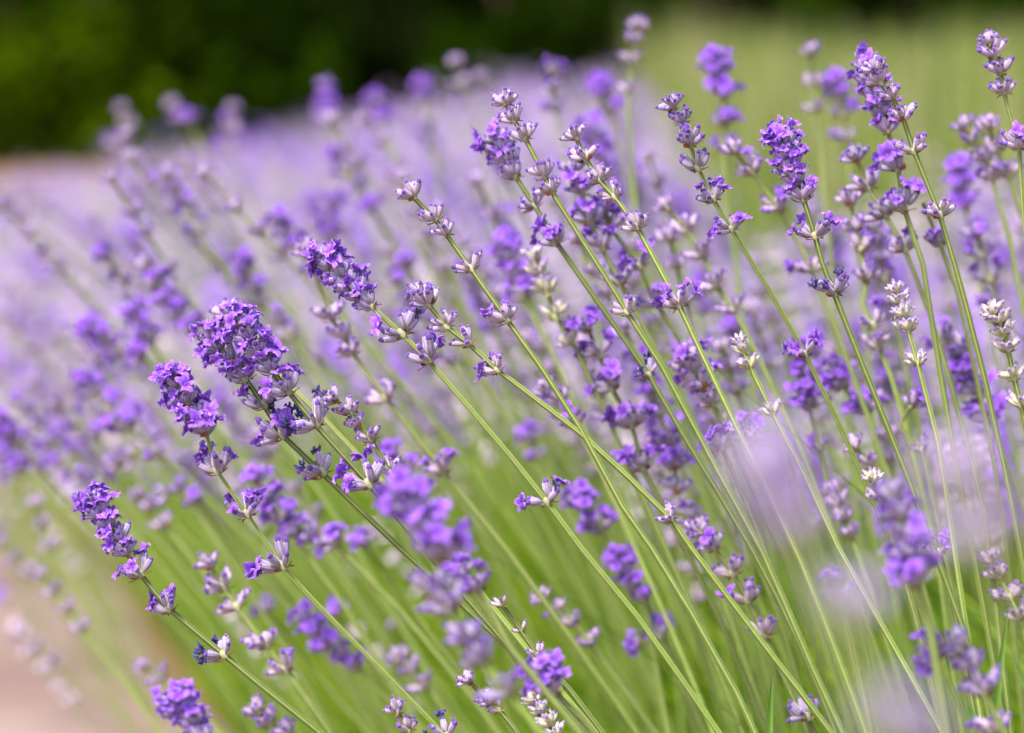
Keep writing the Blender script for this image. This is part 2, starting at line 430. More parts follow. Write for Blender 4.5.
s(1.2,'p','tallest corner stalk','tall mauve stalk at the frame edge whose round tip stands highest over the meadow','w 990 43 30 0; w 994 56 34 0; w 1001 72 34 0; w 1004 92 34 0; p 1012 120; w 1019 147 40 .1; p 1024 220; p 1036 330; p 1050 500')
s(0.0,'g','greenish white spike','greenish white closed spike on a bright stem beneath the neat green-stemmed stalk','w 897 292 26 0; w 900 302 28 0; w 904 316 30 0; w 908 330 30 0; w 918 363 24 0; p 938 441; p 953 541; p 965 620; p 985 738')
s(1.0,'g','small white bud spike','small greenish white spike with one whitish tuft just under it, slender pale stem','w 740 343 22 0; w 744 352 24 0; w 750 366 24 0; w 773 413 24 0; p 805 476; p 838 547; p 905 666; p 945 738')
s(0.5,'g','cream edge spike','cream white budded spike at the frame edge over the pale blurred foreground','w 993 314 30 0; w 999 322 32 0; w 1004 334 32 0; w 1008 350 32 0; w 1014 378 28 0; w 1021 405 28 0; p 1030 450; p 1050 560')
s(0.3,'p',None,'whitish tufted stalk beside the lower twin stem with a lone tuft by the blurred head','w 336 400 34 0; w 351 412 30 0; w 358 425 28 0; w 371 439 30 0; w 391 472 28 0; p 420 512; p 480 600; p 560 738')
# soft heads before and behind the sharp ones
s(-6.5,'v','blurred near violet head','large soft violet head in front of the sharp stems, pale whorls trailing below it','w 406 500 54 .9; w 415 515 58 .9; w 428 535 60 .9; w 440 558 58 .7; w 436 592 50 0; w 450 610 54 .1; w 470 642 50 .1; w 482 662 48 .1; w 508 692 46 0; p 545 738')
s(-4.0,'v',None,'soft violet whorl tucked against the large blurred near head','w 466 575 34 .5; w 478 590 42 .6; p 511 649; p 585 740')
s(-3.0,'v',None,'soft violet tuft low in the bed beside the whitish bottom spike','w 545 672 40 .8; w 553 692 48 .9; p 580 715; p 600 740')
s(0.0,'p',None,'slender sharp stalk of three tiny bud pairs over the soft violet bottom tuft','w 502 605 20 0; w 521 630 18 0; w 537 654 22 0; p 570 690; p 608 740')
s(0.5,'p',None,'whitish two-tufted stalk poking out under the pale trailing whorls','w 470 682 30 0; w 489 702 28 0; w 499 710 22 0; p 512 726; p 522 740')
s(0.0,'g',None,'whitish closed spike cut off by the bottom edge beneath a violet tuft','w 535 702 26 0; w 542 712 28 0; w 550 724 28 0; w 557 736 28 0; p 566 750')
s(1.0,'p',None,'pale whitish tip cut off by the bottom edge near the lone long stem','w 398 712 30 0; w 408 730 30 0; p 417 748')
s(0.0,'v',None,'ink-blue withered tuft touching the bottom edge at the foot of a dark stem','w 447 736 34 0 .6; p 460 755')
s(3.5,'p','soft five-tufted pale stalk','soft pale mauve stalk of five tufts between the two leaning violet stalks','w 211 567 36 0; w 225 587 36 0; w 237 607 36 0; w 266 645 36 0; w 286 670 38 0; p 331 733; p 336 740')
s(-3.0,'v',None,'vivid violet head rising from the bottom edge by the path','w 178 704 38 .9; w 184 714 42 .9; w 192 726 42 .8; w 203 742 40 .5; p 216 760')
s(4.0,'p',None,'pale blurred tufts at the bottom edge under the soft five-tufted stalk','w 258 712 34 0; w 270 722 36 0; w 288 734 36 0; p 305 750')
s(10,'p',None,'whitish-mauve blurred spike hanging out lowest over the bare path','w 42 577 22 0; w 55 592 22 .1; w 68 610 22 0; w 82 630 22 .1; p 130 690')
s(8,'p',None,'faint mauve tip over the path just above the vivid bottom head','w 145 668 24 0; w 162 678 26 .1; p 200 710')
s(7,'v','glowing violet clump','glowing blurred violet clump seen behind the lone long stem','w 306 618 30 1; w 318 634 32 1; w 330 648 32 .8; w 345 655 30 .3; w 358 668 32 1; p 420 735')
s(8,'v',None,'small round violet blur just above the glowing violet clump','w 335 614 26 1; p 400 700')
s(9,'v',None,'faint violet blur between the soft pale stalk and the glowing clump','w 268 612 28 .7; p 330 690')
s(7,'p',None,'pale pinkish blurred tufts to the right of the glowing violet clump','w 400 660 30 0; w 412 672 30 .05; w 425 686 30 0; p 470 740')
s(10,'p',None,'faint whitish blur floating above the pale pinkish tufts','w 397 627 22 0; p 440 690')
s(6,'v','deep violet blurred head','deep violet blurred upright head isolated over bright green leaves','w 622 562 32 1; w 627 574 34 1; w 634 588 32 .9; w 644 600 28 .9; p 652 640; p 670 740')
s(6,'v',None,'pair of violet blurred tufts under the deep violet isolated head','w 640 644 26 .9; w 660 638 32 .9; p 690 700')
s(6,'v',None,'violet blurred clump left of the leaning crossing stem','w 580 498 32 .9; w 588 510 34 .9; w 602 530 32 .9; p 640 590; p 700 720')
s(9,'v',None,'faint violet blur above the lone dark whorl of the long stem','w 532 440 28 .7; w 540 458 24 .4; p 580 530')
s(5,'p',None,'four small whitish blurred tufts in a row over the bright green','w 543 600 28 0; w 558 612 26 0; w 574 624 26 0; w 590 643 26 0; p 660 740')
s(3.5,'v',None,'violet stalk with five flowering whorls behind the crossing stem','w 588 330 36 .6; w 600 355 34 .4; w 612 388 36 .6; w 632 425 36 .7; w 642 468 38 .8; p 665 510; p 720 620; p 770 740')
s(3.5,'g','cream blurred spike','cream and grey soft spike behind the pale ladder stem','w 534 258 32 0; w 541 275 34 0; w 547 292 34 0; w 556 318 34 .05; w 572 342 30 .1; p 584 366; p 640 490; p 710 650')
s(4,'p',None,'mauve soft tufts below the cream blurred spike','w 548 392 34 .1; w 560 402 36 .1; w 574 424 34 .2; p 600 470; p 680 650')
s(7,'v',None,'violet blurred head left of the cream blurred spike','w 502 246 32 .9; w 508 260 34 1; w 516 278 32 .9; w 524 296 28 .5; p 560 370')
s(3,'p','large mauve clump','large soft mauve bud clump beside the small white bud spike','w 688 362 44 .05; w 694 372 48 .05; w 702 386 48 .05; w 712 403 40 .05; p 740 445; p 800 570; p 850 700')
s(2,'v',None,'violet open whorl just below the large mauve clump','w 722 447 34 .6; p 745 500; p 800 640')
s(2.5,'p',None,'mauve tuft beside the small white bud stem, above the near blur','w 741 428 32 .1; w 750 440 34 .1; p 772 490; p 830 640')
s(5,'v',None,'violet and grey blurred column behind the paired green stems','w 670 445 34 .7; w 675 468 34 .9; w 678 492 32 .2; w 664 505 1 0; w 690 520 32 .3; p 720 590; p 765 720')
s(2.5,'p','mauve stair of tufts','stair of five mauve tufts following the crossing stem down','w 700 532 36 .1; w 714 548 38 .05; w 733 573 36 0; w 748 600 36 .05; w 764 634 38 .05; p 790 690; p 812 740')
s(2.0,'v',None,'small lone mauve tuft low among narrow leaves at the bottom edge','w 807 717 38 .05; p 818 740')
s(-4,'v',None,'soft tuft with a lilac cap between two pale near blurs','w 834 582 30 .5; w 839 598 34 .1; p 850 640; p 872 740')
s(-6,'v','soft near purple cluster','soft purple cluster in front of the bright stems at the right','w 892 498 42 .2; w 899 516 46 .3; w 904 536 48 .3; w 910 556 46 .6; w 917 582 50 .6; p 930 630; p 950 740')
s(0.5,'g',None,'small whitish bud tip beside the soft near purple cluster','w 873 480 26 0; w 879 498 26 0; p 900 560; p 935 690')
s(0.2,'v',None,'tiny vivid violet flower tuft touching the soft near purple cluster','w 939 552 30 .9; p 948 585; p 970 690')
s(-5,'v','drooping near cluster','soft near cluster with arched lilac petals, bud chain running to the lower corner','w 942 650 50 .7; w 960 650 42 .1; w 972 668 44 .05; w 984 692 46 .05; p 1005 735; p 1015 755')
s(-4,'p',None,'soft mauve tuft at the bottom edge beneath the drooping near cluster','w 992 732 44 0; p 1000 755')
s(2,'p',None,'pale soft stalk at the frame edge above the drooping near cluster','w 993 562 32 0; w 999 576 32 0; w 1010 598 32 0; w 1020 618 32 0; p 1040 680')
s(-62,'l','upper near blur','huge pale mauve blur hanging very close to the camera over the green stems','w 764 462 85 .05; w 778 495 100 .1; w 792 530 85 .05; p 840 640; p 900 760')
s(-60,'l',None,'very close pale blur between the green stems below the huge mauve one','w 846 615 85 .1; p 900 760')
s(-62,'l',None,'very close lilac blur at the frame edge over the green stems','w 962 475 90 .1; w 985 535 90 .05; p 1040 680')
s(-60,'l',None,'very close pale blur rising from the bottom edge','w 900 720 90 .05; w 925 748 80 0; p 960 860')
s(4.5,'v','violet thicket','soft violet thicket of full whorls beneath the cream edge spike','w 945 342 38 .2; w 962 352 38 .2; w 968 374 40 .7; w 978 395 40 .8; w 990 420 40 .7; p 1020 500')
s(5,'p',None,'soft mauve head before the meadow right of the neat green-stemmed stalk','w 965 128 30 .1; w 972 142 32 .1; w 985 160 32 .1; w 992 178 32 .2; p 1010 240; p 1030 340')
s(5,'p',None,'soft mauve tufts under the tallest corner stalk','w 990 128 32 .1; w 998 150 32 .1; w 1008 175 32 .1; p 1030 240')
s(8,'v',None,'violet blurred head standing alone low against the meadow','w 958 172 30 1; w 962 190 32 1; w 966 208 30 .8; p 980 280; p 1000 380')
s(7,'v',None,'mauve and violet blurred column between the neat stem and the frame edge','w 978 235 32 .3; w 983 256 34 .4; w 990 280 34 .4; w 996 305 32 .3; p 1015 380')
s(9,'p',None,'pale spike rising highest against the dark hedge','w 638 28 26 .05; w 634 42 26 .05; w 630 62 24 .05; w 629 90 20 0; p 630 130; p 640 260')
s(10,'v',None,'violet-topped blurred spike against the dark hedge above the tall pale-budded stalk','w 554 72 26 1; w 552 92 26 .2; w 556 110 24 .2; p 570 180')
s(11,'v',None,'egg-shaped violet blur standing before the dark hedge right of centre','w 600 88 26 1; w 604 98 28 1; w 610 114 26 .9; p 625 170')
s(8,'v','meadow violet head','plump violet blurred head against the meadow above the dusky five-tufted stalk','w 716 64 30 .9; w 720 78 34 .9; w 724 96 34 .7; w 725 124 28 .8; w 724 150 26 .5; p 730 220; p 745 330')
s(9,'v',None,'violet blurred head against the meadow right of the columnar one','w 836 86 28 .9; w 839 98 30 1; w 842 116 28 .9; w 846 140 26 .3; p 852 200')
s(9,'p',None,'faint pink bud tip against the meadow above the columnar violet head','w 811 54 26 .05; w 813 85 24 0; w 816 110 22 0; p 822 170')
s(5,'p',None,'soft stalk of five pinkish tufts in a slant beside the white-budded stem','w 667 208 30 .05; w 687 230 32 .05; w 703 255 32 .05; w 717 286 34 .05; w 734 310 30 .05; p 760 360; p 800 450')
s(4,'p',None,'soft mauve stalk slanting behind the dusky five-tufted one','w 735 152 32 .05; w 752 172 34 .1; w 780 210 34 .2; p 800 245; w 812 270 32 .1; p 840 340')
s(5,'v',None,'violet blurred head behind the greenish white spike','w 834 372 34 .8; w 842 386 36 .8; w 866 412 32 1; p 885 470')
s(3,'p',None,'soft dusky tufts on a faint stem under the withered whorl','w 856 448 28 .1; w 872 466 28 .1; p 890 520; p 920 640')
s(3,'v',None,'soft violet tuft under the greenish white spike','w 911 406 28 .4; w 899 426 1 0; w 922 450 24 .1; p 938 520')
s(5,'p',None,'faint whitish spike among the stems before the near purple cluster','w 833 492 26 0; w 838 504 28 0; w 845 520 28 0; w 851 536 28 0; p 870 590')
s(10,'v',None,'violet blurred head above and left of the pale bud-tipped stalk','w 244 262 26 1; w 248 274 26 1; w 254 290 24 .7; w 260 306 22 .3; p 300 360')
s(9,'v','violet chain','violet blurred chain of whorls above the three-tiered stalk','w 148 266 28 .4; w 156 284 26 1; w 168 303 28 .9; w 178 316 28 .6; w 192 331 26 1; p 240 385')
s(10,'v',None,'long violet blurred spike, second in line left of the violet chain','w 108 258 26 .6; w 124 284 24 .4; w 136 314 28 .9; w 142 326 28 .9; w 151 343 28 1; p 200 410')
s(9,'v',None,'flat-leaning violet blurred spike with a bright round tip, above the violet clumps','w 92 333 28 1; w 104 341 24 .5; w 122 351 26 .9; w 142 358 26 .6; p 190 400')
s(9,'v','bright violet clumps','brightest violet blurred clumps over the green verge','w 83 386 28 1; w 96 393 30 1; w 109 411 30 1; w 129 428 32 1; p 190 480')
s(11,'v',None,'duller lilac blur just beneath the brightest violet clumps','w 58 404 24 .3; w 80 424 24 .4; w 97 437 26 .5; p 140 480')
s(12,'v',None,'violet blur touching the frame edge just above the path','w 4 457 26 1; w 18 472 26 .8; p 60 505')
s(11,'v',None,'violet blur a little inward from the one touching the frame edge','w 50 446 26 .8; w 64 463 28 .8; w 80 480 22 .2; p 130 530')
s(11,'v',None,'lilac blur low over the verge above the lone low violet head','w 90 478 26 .5; w 105 482 24 .4; p 150 530')
s(9,'p',None,'whitish-pink blurred spike between lone low head and three-tiered stalk','w 140 497 26 0; w 152 508 28 0; w 165 526 28 .05; p 220 590')
s(8,'v',None,'round violet blur right against the three-tiered stem','w 198 502 28 1; p 250 570')
s(8,'v',None,'pale violet blur beside the round violet one','w 166 494 26 .4; w 180 490 24 .3; p 230 560')
s(9,'p',None,'line of three faint lilac tufts below the bright violet clumps','w 117 463 24 .3; w 133 456 24 .2; w 157 455 24 .4; p 220 520')
s(6,'v',None,'violet blur left of the ink-blue withered whorls','w 258 482 30 1; w 266 504 32 1; w 282 520 30 .9; p 340 600')
s(6,'v',None,'row of lilac blurs crossing behind the three-tiered stem','w 298 530 30 .8; w 314 536 32 .7; w 336 544 30 .6; p 400 610')
s(7,'v',None,'small lilac blur at the end of the lilac row','w 366 545 28 .8; p 420 620')
s(6,'v',None,'violet blur directly behind the large blurred near head','w 392 458 32 1; w 406 472 34 1; p 460 560')
s(16,'v',None,'violet blob with a pale crown before the dark hedge','w 325 88 20 .2; w 326 104 20 .5; w 325 118 22 1; p 345 165')
s(15,'v',None,'lilac blob before the hedge right of the pale-crowned one','w 376 103 22 .8; w 384 122 22 .6; p 400 170')
s(14,'v',None,'bright violet ball standing clear before the dark hedge left of the tall stalk','w 424 88 22 1; w 426 100 22 .9; w 430 130 18 .2; p 440 190')
s(15,'p',None,'pale grey tips before the hedge just left of the tall stalk','w 457 64 22 0; w 461 84 22 .1; w 470 100 20 .1; p 485 160')
s(15,'p',None,'pale blurred tip between the grey tips and the tall stalk','w 481 78 20 0; w 484 96 18 .1; p 495 150')
s(18,'p',None,'small faint tip, leftmost to stand clear against the hedge','w 122 110 18 0; w 126 126 20 .3; w 118 146 22 .9; p 150 200')
s(17,'p',None,'twin pale and violet blurred tip against the hedge','w 172 106 20 0; w 180 118 18 .2; w 190 122 22 .8; p 215 175')
s(17,'p',None,'pale tip with lilac underneath standing before the hedge bottom','w 232 110 20 0; w 229 128 20 .2; w 228 148 22 .7; p 250 200')
s(13,'v',None,'leaning violet blur over the carpet below the pale-crowned blob','w 340 158 24 1; w 350 173 26 1; w 362 190 22 .6; p 400 250')
s(12,'v',None,'violet blur midway between the dense dark-stemmed head and the hedge','w 334 206 26 1; w 330 222 26 .7; w 330 238 26 .9; p 360 300')
s(12,'v',None,'small violet blur left of the pale ladder stalk tip','w 372 210 26 .9; p 400 260')
s(10,'v',None,'violet blur under the second tuft of the pale ladder stalk','w 408 266 30 .8; p 440 320')
s(9,'v',None,'violet blur between twin heads and the dense dark-stemmed head','w 280 320 28 .8; w 290 336 26 .4; p 330 390')
s(14,'p',None,'faint whitish spike nearest the bottom corner over the bare path','w 20 636 20 0; w 38 650 20 0; w 55 662 20 0; p 110 705')
s(13,'p',None,'faint pinkish spike at the frame edge over the path, below the violet edge blur','w 2 545 20 0; w 16 560 20 .1; w 30 572 20 0; p 80 620')
s(12,'p',None,'dim mauve spike behind the lone low violet head, over the verge','w 36 505 22 .1; w 44 525 22 0; w 50 548 22 .1; p 90 610')

# ------------------------------------------------------------------ the setting: soil, path
def simple_mat(name, cols, scale, rough=0.95, bump=0.3, stretch=(1, 1, 1)):
    m = bpy.data.materials.new(name); m.use_nodes = True
    n, l = m.node_tree.nodes, m.node_tree.links
    p = n['Principled BSDF']; p.inputs['Roughness'].default_value = rough; p.inputs['Specular IOR Level'].default_value = .1
    tc = n.new('ShaderNodeTexCoord'); mp = n.new('ShaderNodeMapping'); mp.inputs['Scale'].default_value = stretch
    l.new(tc.outputs['Object'], mp.inputs[0])
    a = n.new('ShaderNodeTexNoise'); a.inputs['Scale'].default_value = scale; a.inputs['Detail'].default_value = 8; a.inputs['Roughness'].default_value = .65
    l.new(mp.outputs[0], a.inputs['Vector'])
    cr = n.new('ShaderNodeValToRGB')
    e = cr.color_ramp.elements
    e[0].position, e[1].position = .32, .68
    e[0].color, e[1].color = cols[0] + (1,), cols[-1] + (1,)
    if len(cols) == 3:
        x = e.new(.5); x.color = cols[1] + (1,)
    l.new(a.outputs['Fac'], cr.inputs[0]); l.new(cr.outputs[0], p.inputs['Base Color'])
    v = n.new('ShaderNodeTexVoronoi'); v.inputs['Scale'].default_value = scale * 9
    l.new(mp.outputs[0], v.inputs['Vector'])
    b = n.new('ShaderNodeBump'); b.inputs['Strength'].default_value = bump; b.inputs['Distance'].default_value = .02
    l.new(v.outputs['Distance'], b.inputs['Height']); l.new(b.outputs[0], p.inputs['Normal'])
    return m
M_SOIL = simple_mat('soil', ((.12, .075, .042), (.20, .125, .07), (.27, .17, .095)), 2.2)
M_PATH = simple_mat('path_gravel', ((.165, .115, .105), (.235, .17, .155), (.30, .23, .215)), 1.6)

def XL(D): return 0.16 - 0.252 * (D - 1)          # left edge of the lavender bed on the ground
g = MB()
g.add([(-150, -60, 0), (150, -60, 0), (150, 240, 0), (-150, 240, 0)], [(0, 1, 2, 3)], [(1, 1, 1)] * 4)
o = link('ground', g.mesh('ground', [M_SOIL])); tag(o, 'dry tan soil under and beyond the lavender bed', None, kind='structure')
pth = MB(); vs = []
for i in range(41):
    D = -2 + i * .3
    wob = .04 * math.sin(D * 2.3) + .03 * math.sin(D * 5.1)
    vs += [(XL(D) - 1.75 + wob, D, .004), (XL(D) - .03 - wob * .6, D, .004)]
pth.add(vs, [(2 * i, 2 * i + 1, 2 * i + 3, 2 * i + 2) for i in range(40)], [(1, 1, 1)] * 82)
o = link('path', pth.mesh('path', [M_PATH])); tag(o, 'pinkish bare path along the lavender bed', None, kind='structure')

# ------------------------------------------------------------------ hedge bushes behind the field
rng = np.random.default_rng(5)
def leaf_cloud(centres, radii, n_each, size, cols, squash=1.0):
    """Leaf-sized faces through the outer shell of several clumps."""
    V, Fc, C = [], [], []
    k = 0
    for c, r, n in zip(centres, radii, n_each):
        d = rng.normal(size=(n, 3)); d /= np.linalg.norm(d, axis=1)[:, None]
        rad = r * (0.55 + 0.5 * rng.random(n)) ** .7
        p = np.array(c) + d * rad[:, None] * np.array([1, 1, squash])
        nrm = d + rng.normal(scale=.6, size=(n, 3)); nrm[:, 2] += .5
        nrm /= np.linalg.norm(nrm, axis=1)[:, None]
        t1 = np.cross(nrm, rng.normal(size=(n, 3))); t1 /= np.linalg.norm(t1, axis=1)[:, None]
        t2 = np.cross(nrm, t1)
        s1 = (size * rng.uniform(.6, 1.3, n))[:, None]; s2 = s1 * .5
        q = np.stack([p - t1 * s1, p - t2 * s2, p + t1 * s1, p + t2 * s2], 1)
        base = np.array(cols[rng.integers(len(cols))]) * rng.uniform(.8, 1.2)
        col = np.repeat((base[None] * rng.uniform(.7, 1.35, (n, 1)))[:, None], 4, 1)
        V.append(q.reshape(-1, 3)); C.append(col.reshape(-1, 3))
        Fc.append(np.arange(k, k + 4 * n).reshape(n, 4)); k += 4 * n
    return np.concatenate(V), np.concatenate(Fc), np.concatenate(C)
def bush(label, x, y, r, h, cols, n=9000, sz=.06):
    root = link('evergreen_bush', None, None, Matrix.Translation((x, y, 0)))
    tag(root, label, 'bush', 'bushes of the dark hedge')
    cs, rs, ns = [], [], []
    for i in range(26):
        a = rng.uniform(0, 6.28); q = r * math.sqrt(rng.random()) * .85
        z = rng.uniform(.08, 1) * h * (1 - .35 * (q / r) ** 2)
        cs.append((q * math.cos(a), q * math.sin(a), z)); rs.append(r * rng.uniform(.26, .46)); ns.append(n // 26)
    v, f, c = leaf_cloud(cs, rs, ns, sz, cols)
    keep = v.reshape(-1, 4, 3)[:, :, 2].min(1) > .02
    idx = np.where(keep)[0]
    v = v.reshape(-1, 4, 3)[idx].reshape(-1, 3); c = c.reshape(-1, 4, 3)[idx].reshape(-1, 3); f = np.arange(len(v)).reshape(-1, 4)
    link('crown', np_mesh('crown', v, f, c, [M_CROWN]), root)
    mb = MB()
    for i in range(5):
        a = i * 1.256 + .3
        pts = [Vector((.05 * math.cos(a), .05 * math.sin(a), 0)), Vector((.3 * r * math.cos(a), .3 * r * math.sin(a), h * .4)), Vector((.55 * r * math.cos(a), .55 * r * math.sin(a), h * .8))]
        pts = catmull(pts, .15); n_ = len(pts)
        vs = []
        for j, p in enumerate(pts):
            R = .05 * (1 - .75 * j / n_)
            vs += [p + Vector((R * math.cos(b * 1.047), R * math.sin(b * 1.047), 0)) for b in range(6)]
        mb.add(vs, [(j * 6 + b, j * 6 + (b + 1) % 6, (j + 1) * 6 + (b + 1) % 6, (j + 1) * 6 + b) for j in range(n_ - 1) for b in range(6)], [(.16, .11, .07)] * len(vs))
    link('trunk', mb.mesh('trunk', [M_BARK]), root)
DK = [(.010, .018, .003), (.014, .026, .004), (.008, .013, .003)]  # near-black leaves: deep shadow between the bushes put into the colour
MD = [(.012, .032, .001), (.018, .042, .001), (.008, .020, .001)]
LT = [(.045, .080, .001), (.033, .062, .001), (.018, .040, .001)]
bush('bright olive bush filling the upper left behind the path', -2.75, 17.4, 1.0, 1.5, LT)
bush('mid green bush behind the carpet, next to the bright olive one', -1.55, 17.7, .75, 1.35, MD)
bush('bush in the gap between two greener bushes, coloured dark as deep shadow', -.85, 18.6, .8, 1.6, DK)
bush('deep green bush behind the tall pale-budded stalk tip', .15, 17.9, .8, 1.5, MD)
bush('blackish bush behind the pale spike standing highest', 1.1, 18.6, .85, 1.7, DK)
bush('green bush over the grass at the top right', 2.2, 18.0, .8, 1.5, MD)
bush('dim green bush over the grass in the top right corner', 3.4, 17.9, .9, 1.5, MD)
bush('olive bush outside the left edge of the hedge gap', -4.3, 17.2, 1.0, 1.4, LT, 6000)
bush('dim bush closing the right end of the hedge', 4.8, 18.0, 1.0, 1.6, DK, 6000)
# the wood behind the bushes: one mass in the shadow-dark leaf colour
cs = [(x, 21 + rng.uniform(-.5, 1.2), z) for x in np.arange(-9, 9.5, .8) for z in (.4, 1.3, 2.2, 3.0)]
v, f, c = leaf_cloud(cs, [.95] * len(cs), [600] * len(cs), .13, DK)
o = link('woods', np_mesh('woods', v, f, c, [M_CROWN])); tag(o, 'dark dense wood closing the view behind the hedge bushes', 'wood', kind='stuff')

# ------------------------------------------------------------------ tall meadow grass, lavender leaves: nobody could count them
def blades(n, root_fn, h_fn, w, lean_fn, cols, seg=3, curl=.25):
    x, y = root_fn(n); n = len(x)
    h = h_fn(x, y); lx, ly = lean_fn(n)
    a = rng.uniform(0, math.pi, n); ww = w * rng.uniform(.6, 1.3, n)
    V = []
    for j in range(seg + 1):
        t = j / seg
        cx = x + lx * h * (t + curl * t * t); cy = y + ly * h * (t + curl * t * t); cz = h * (t - .12 * t * t * np.hypot(lx, ly))
        hw = ww * (1 - t ** 2.2 * .93) * .5
        V.append(np.stack([np.stack([cx - np.cos(a) * hw, cy - np.sin(a) * hw, cz], 1), np.stack([cx + np.cos(a) * hw, cy + np.sin(a) * hw, cz], 1)], 1))
    V = np.stack(V, 1).reshape(n, -1, 3)
    k = 2 * (seg + 1)
    ids = np.array([[2 * j, 2 * j + 1, 2 * j + 3, 2 * j + 2] for j in range(seg)])
    Fc = (np.arange(n)[:, None, None] * k + ids[None]).reshape(-1, 4)
    cl = (.5 + .5 * np.sin(x * 31 + 3 * np.sin(y * 9)) * np.sin(y * 23 + x * 5)) * .7 + .3 * rng.random(n)   # neighbouring blades share a tone
    cc = np.array(cols)[np.clip((cl * len(cols) + rng.normal(0, .9, n)).astype(int), 0, len(cols) - 1)] * rng.uniform(.75, 1.25, (n, 1))
    return V.reshape(-1, 3), Fc, np.repeat(cc, k, 0)
def meadow_root(n):
    y = 3.6 + 12.5 * rng.random(n) ** .9
    x0 = .14 + .046 * y
    return x0 + (y * .22 + .8) * rng.random(n), y
def meadow_h(x, y):
    patch = .5 + .5 * np.sin(x * 3.1 + y * .9) * np.sin(y * 1.7 - x * 1.3)
    return (.41 + .13 * patch + .013 * (y - 4)) * (.60 + .78 * rng.random(len(x)) ** 2.2)
v, f, c = blades(40000, meadow_root, meadow_h, .010, lambda n: (rng.normal(-.10, .13, n), rng.normal(0, .12, n)),
                 [(.08, .13, .02), (.17, .24, .04), (.27, .33, .07), (.36, .39, .12), (.50, .47, .25)])
vt, ft, ct = blades(3600, meadow_root, lambda x, y: .50 + .032 * y * (.3 + .9 * rng.random(len(x))) * (.6 + .4 * np.sin(x * 2.2)), .008, lambda n: (rng.normal(-.12, .12, n), rng.normal(0, .1, n)),
                    [(.10, .16, .03), (.22, .29, .06), (.34, .36, .14), (.46, .43, .24)])
ft = ft + len(v)
v, f, c = np.concatenate([v, vt]), np.concatenate([f, ft]), np.concatenate([c, ct])
o = link('meadow_grass', np_mesh('meadow_grass', v, f, c, [M_GRASS])); tag(o, 'tall yellow-green meadow grass beyond the bed at the top right', 'grass', kind='stuff')

def bed_root(n):
    y = 1.02 + 3.2 * rng.random(n) ** 1.15
    x = np.array([XL(q) for q in y]) + (1.1 + .06 * y) * rng.random(n) ** .9 - .02
    return x, y
def bed_h(x, y):
    u = np.clip((x - (0.16 - .252 * (y - 1))) / .35, 0, 1)
    h = (.10 + .24 * u) * rng.uniform(.55, 1.12, len(x))
    return np.minimum(h, np.where(y < 1.25, .24, 1))
v, f, c = blades(34000, bed_root, bed_h, .0042, lambda n: (rng.normal(-.42, .22, n), rng.normal(-.05, .22, n)),
                 [(.02, .06, .002), (.08, .19, .003), (.19, .36, .004), (.28, .46, .005), (.42, .56, .01)], 4, .35)  # darkest tones paint the shaded gaps among the leaves into the colour
v2, f2, c2 = blades(1100, bed_root, lambda x, y: bed_h(x, y) * rng.uniform(1.2, 1.75, len(x)), .0034, lambda n: (rng.normal(-.55, .16, n), rng.normal(-.05, .18, n)),
                    [(.18, .34, .015), (.11, .24, .01), (.24, .36, .03)], 5, .25)
def far_root(n):
    y = 4.0 + 5.2 * rng.random(n)
    return np.array([XL(q) for q in y]) + (1.2 + .36 * y) * rng.random(n), y
v3, f3, c3 = blades(16000, far_root, lambda x, y: rng.uniform(.14, .30, len(x)) * (1.25 - .05 * y), .010, lambda n: (rng.normal(-.35, .22, n), rng.normal(-.05, .22, n)),
                    [(.10, .17, .02), (.16, .24, .04), (.22, .28, .07), (.27, .30, .12)], 3, .35)
k_ = len(v) + len(v2)
v, f, c = np.concatenate([v, v2, v3]), np.concatenate([f, f2 + len(v), f3 + k_]), np.concatenate([c, c2, c3])
o = link('lavender_foliage', np_mesh('lavender_foliage', v, f, c, [M_LEAF])); tag(o, 'bright green narrow lavender leaves filling the bed under the stalks', 'foliage', kind='stuff')

# ------------------------------------------------------------------ the digitised stalks
NICK = []
def build_digitised():
    for c, style, nick, label, nodes in S:
        if 1.5 < abs(c) < 40: c = c * 1.4 if c < 0 else min(c * 1.12, APX * .76)
        elif c <= -40: c *= 1.05
        D0 = FOCUS / (1 - c / APX)
        P, Wh = [], []
        items = [q.split() for q in nodes.split(';')]
        slope = U(-.00006, .00006) * D0 if abs(c) < 20 else 0
        y0 = float(items[0][2]); acc = 0; prev = None
        sharp = abs(c) <= 1.2
        sizes = []
        for it in items:
            x, y = float(it[1]), float(it[2])
            if prev: acc += math.hypot(x - prev[0], y - prev[1])
            prev = (x, y)
            P.append(at(x, y, D0 + slope * acc))
            if it[0] == 'w' and float(it[3]) > 2: sizes.append((len(P) - 1, x, y, float(it[3]), float(it[4]), float(it[5]) if len(it) > 5 else 0))
        if len(P) < 3:
            x, y = float(items[-1][1]), float(items[-1][2]); lx, ly = lean(x)
            P.append(at(x + lx * 60, y + ly * 60, D0))
        for k, (i, x, y, sz, bl, dry) in enumerate(sizes):
            nx = sizes[k + 1] if k + 1 < len(sizes) else None
            pv = sizes[k - 1] if k else None
            gap = min([math.hypot(q[1] - x, q[2] - y) for q in (nx, pv) if q] or [99])
            kind = 'tip' if k == 0 and i == 0 and (nx or c > 4) else 'ring' if gap < .62 * sz else 'side'
            if sz < 25 and abs(c) < 2 and style != 'g': kind = 'small'
            Wh.append((i, sz * D0 / F * (.97 if kind == 'ring' else .93 if kind == 'tip' else 1.06), bl, dry, kind))
        stalk(label, P, Wh, style, abs(c) <= 5.3)
        if nick: NICK.append((nick, sizes[min(1, len(sizes) - 1)][1], sizes[min(1, len(sizes) - 1)][2]))
build_digitised()

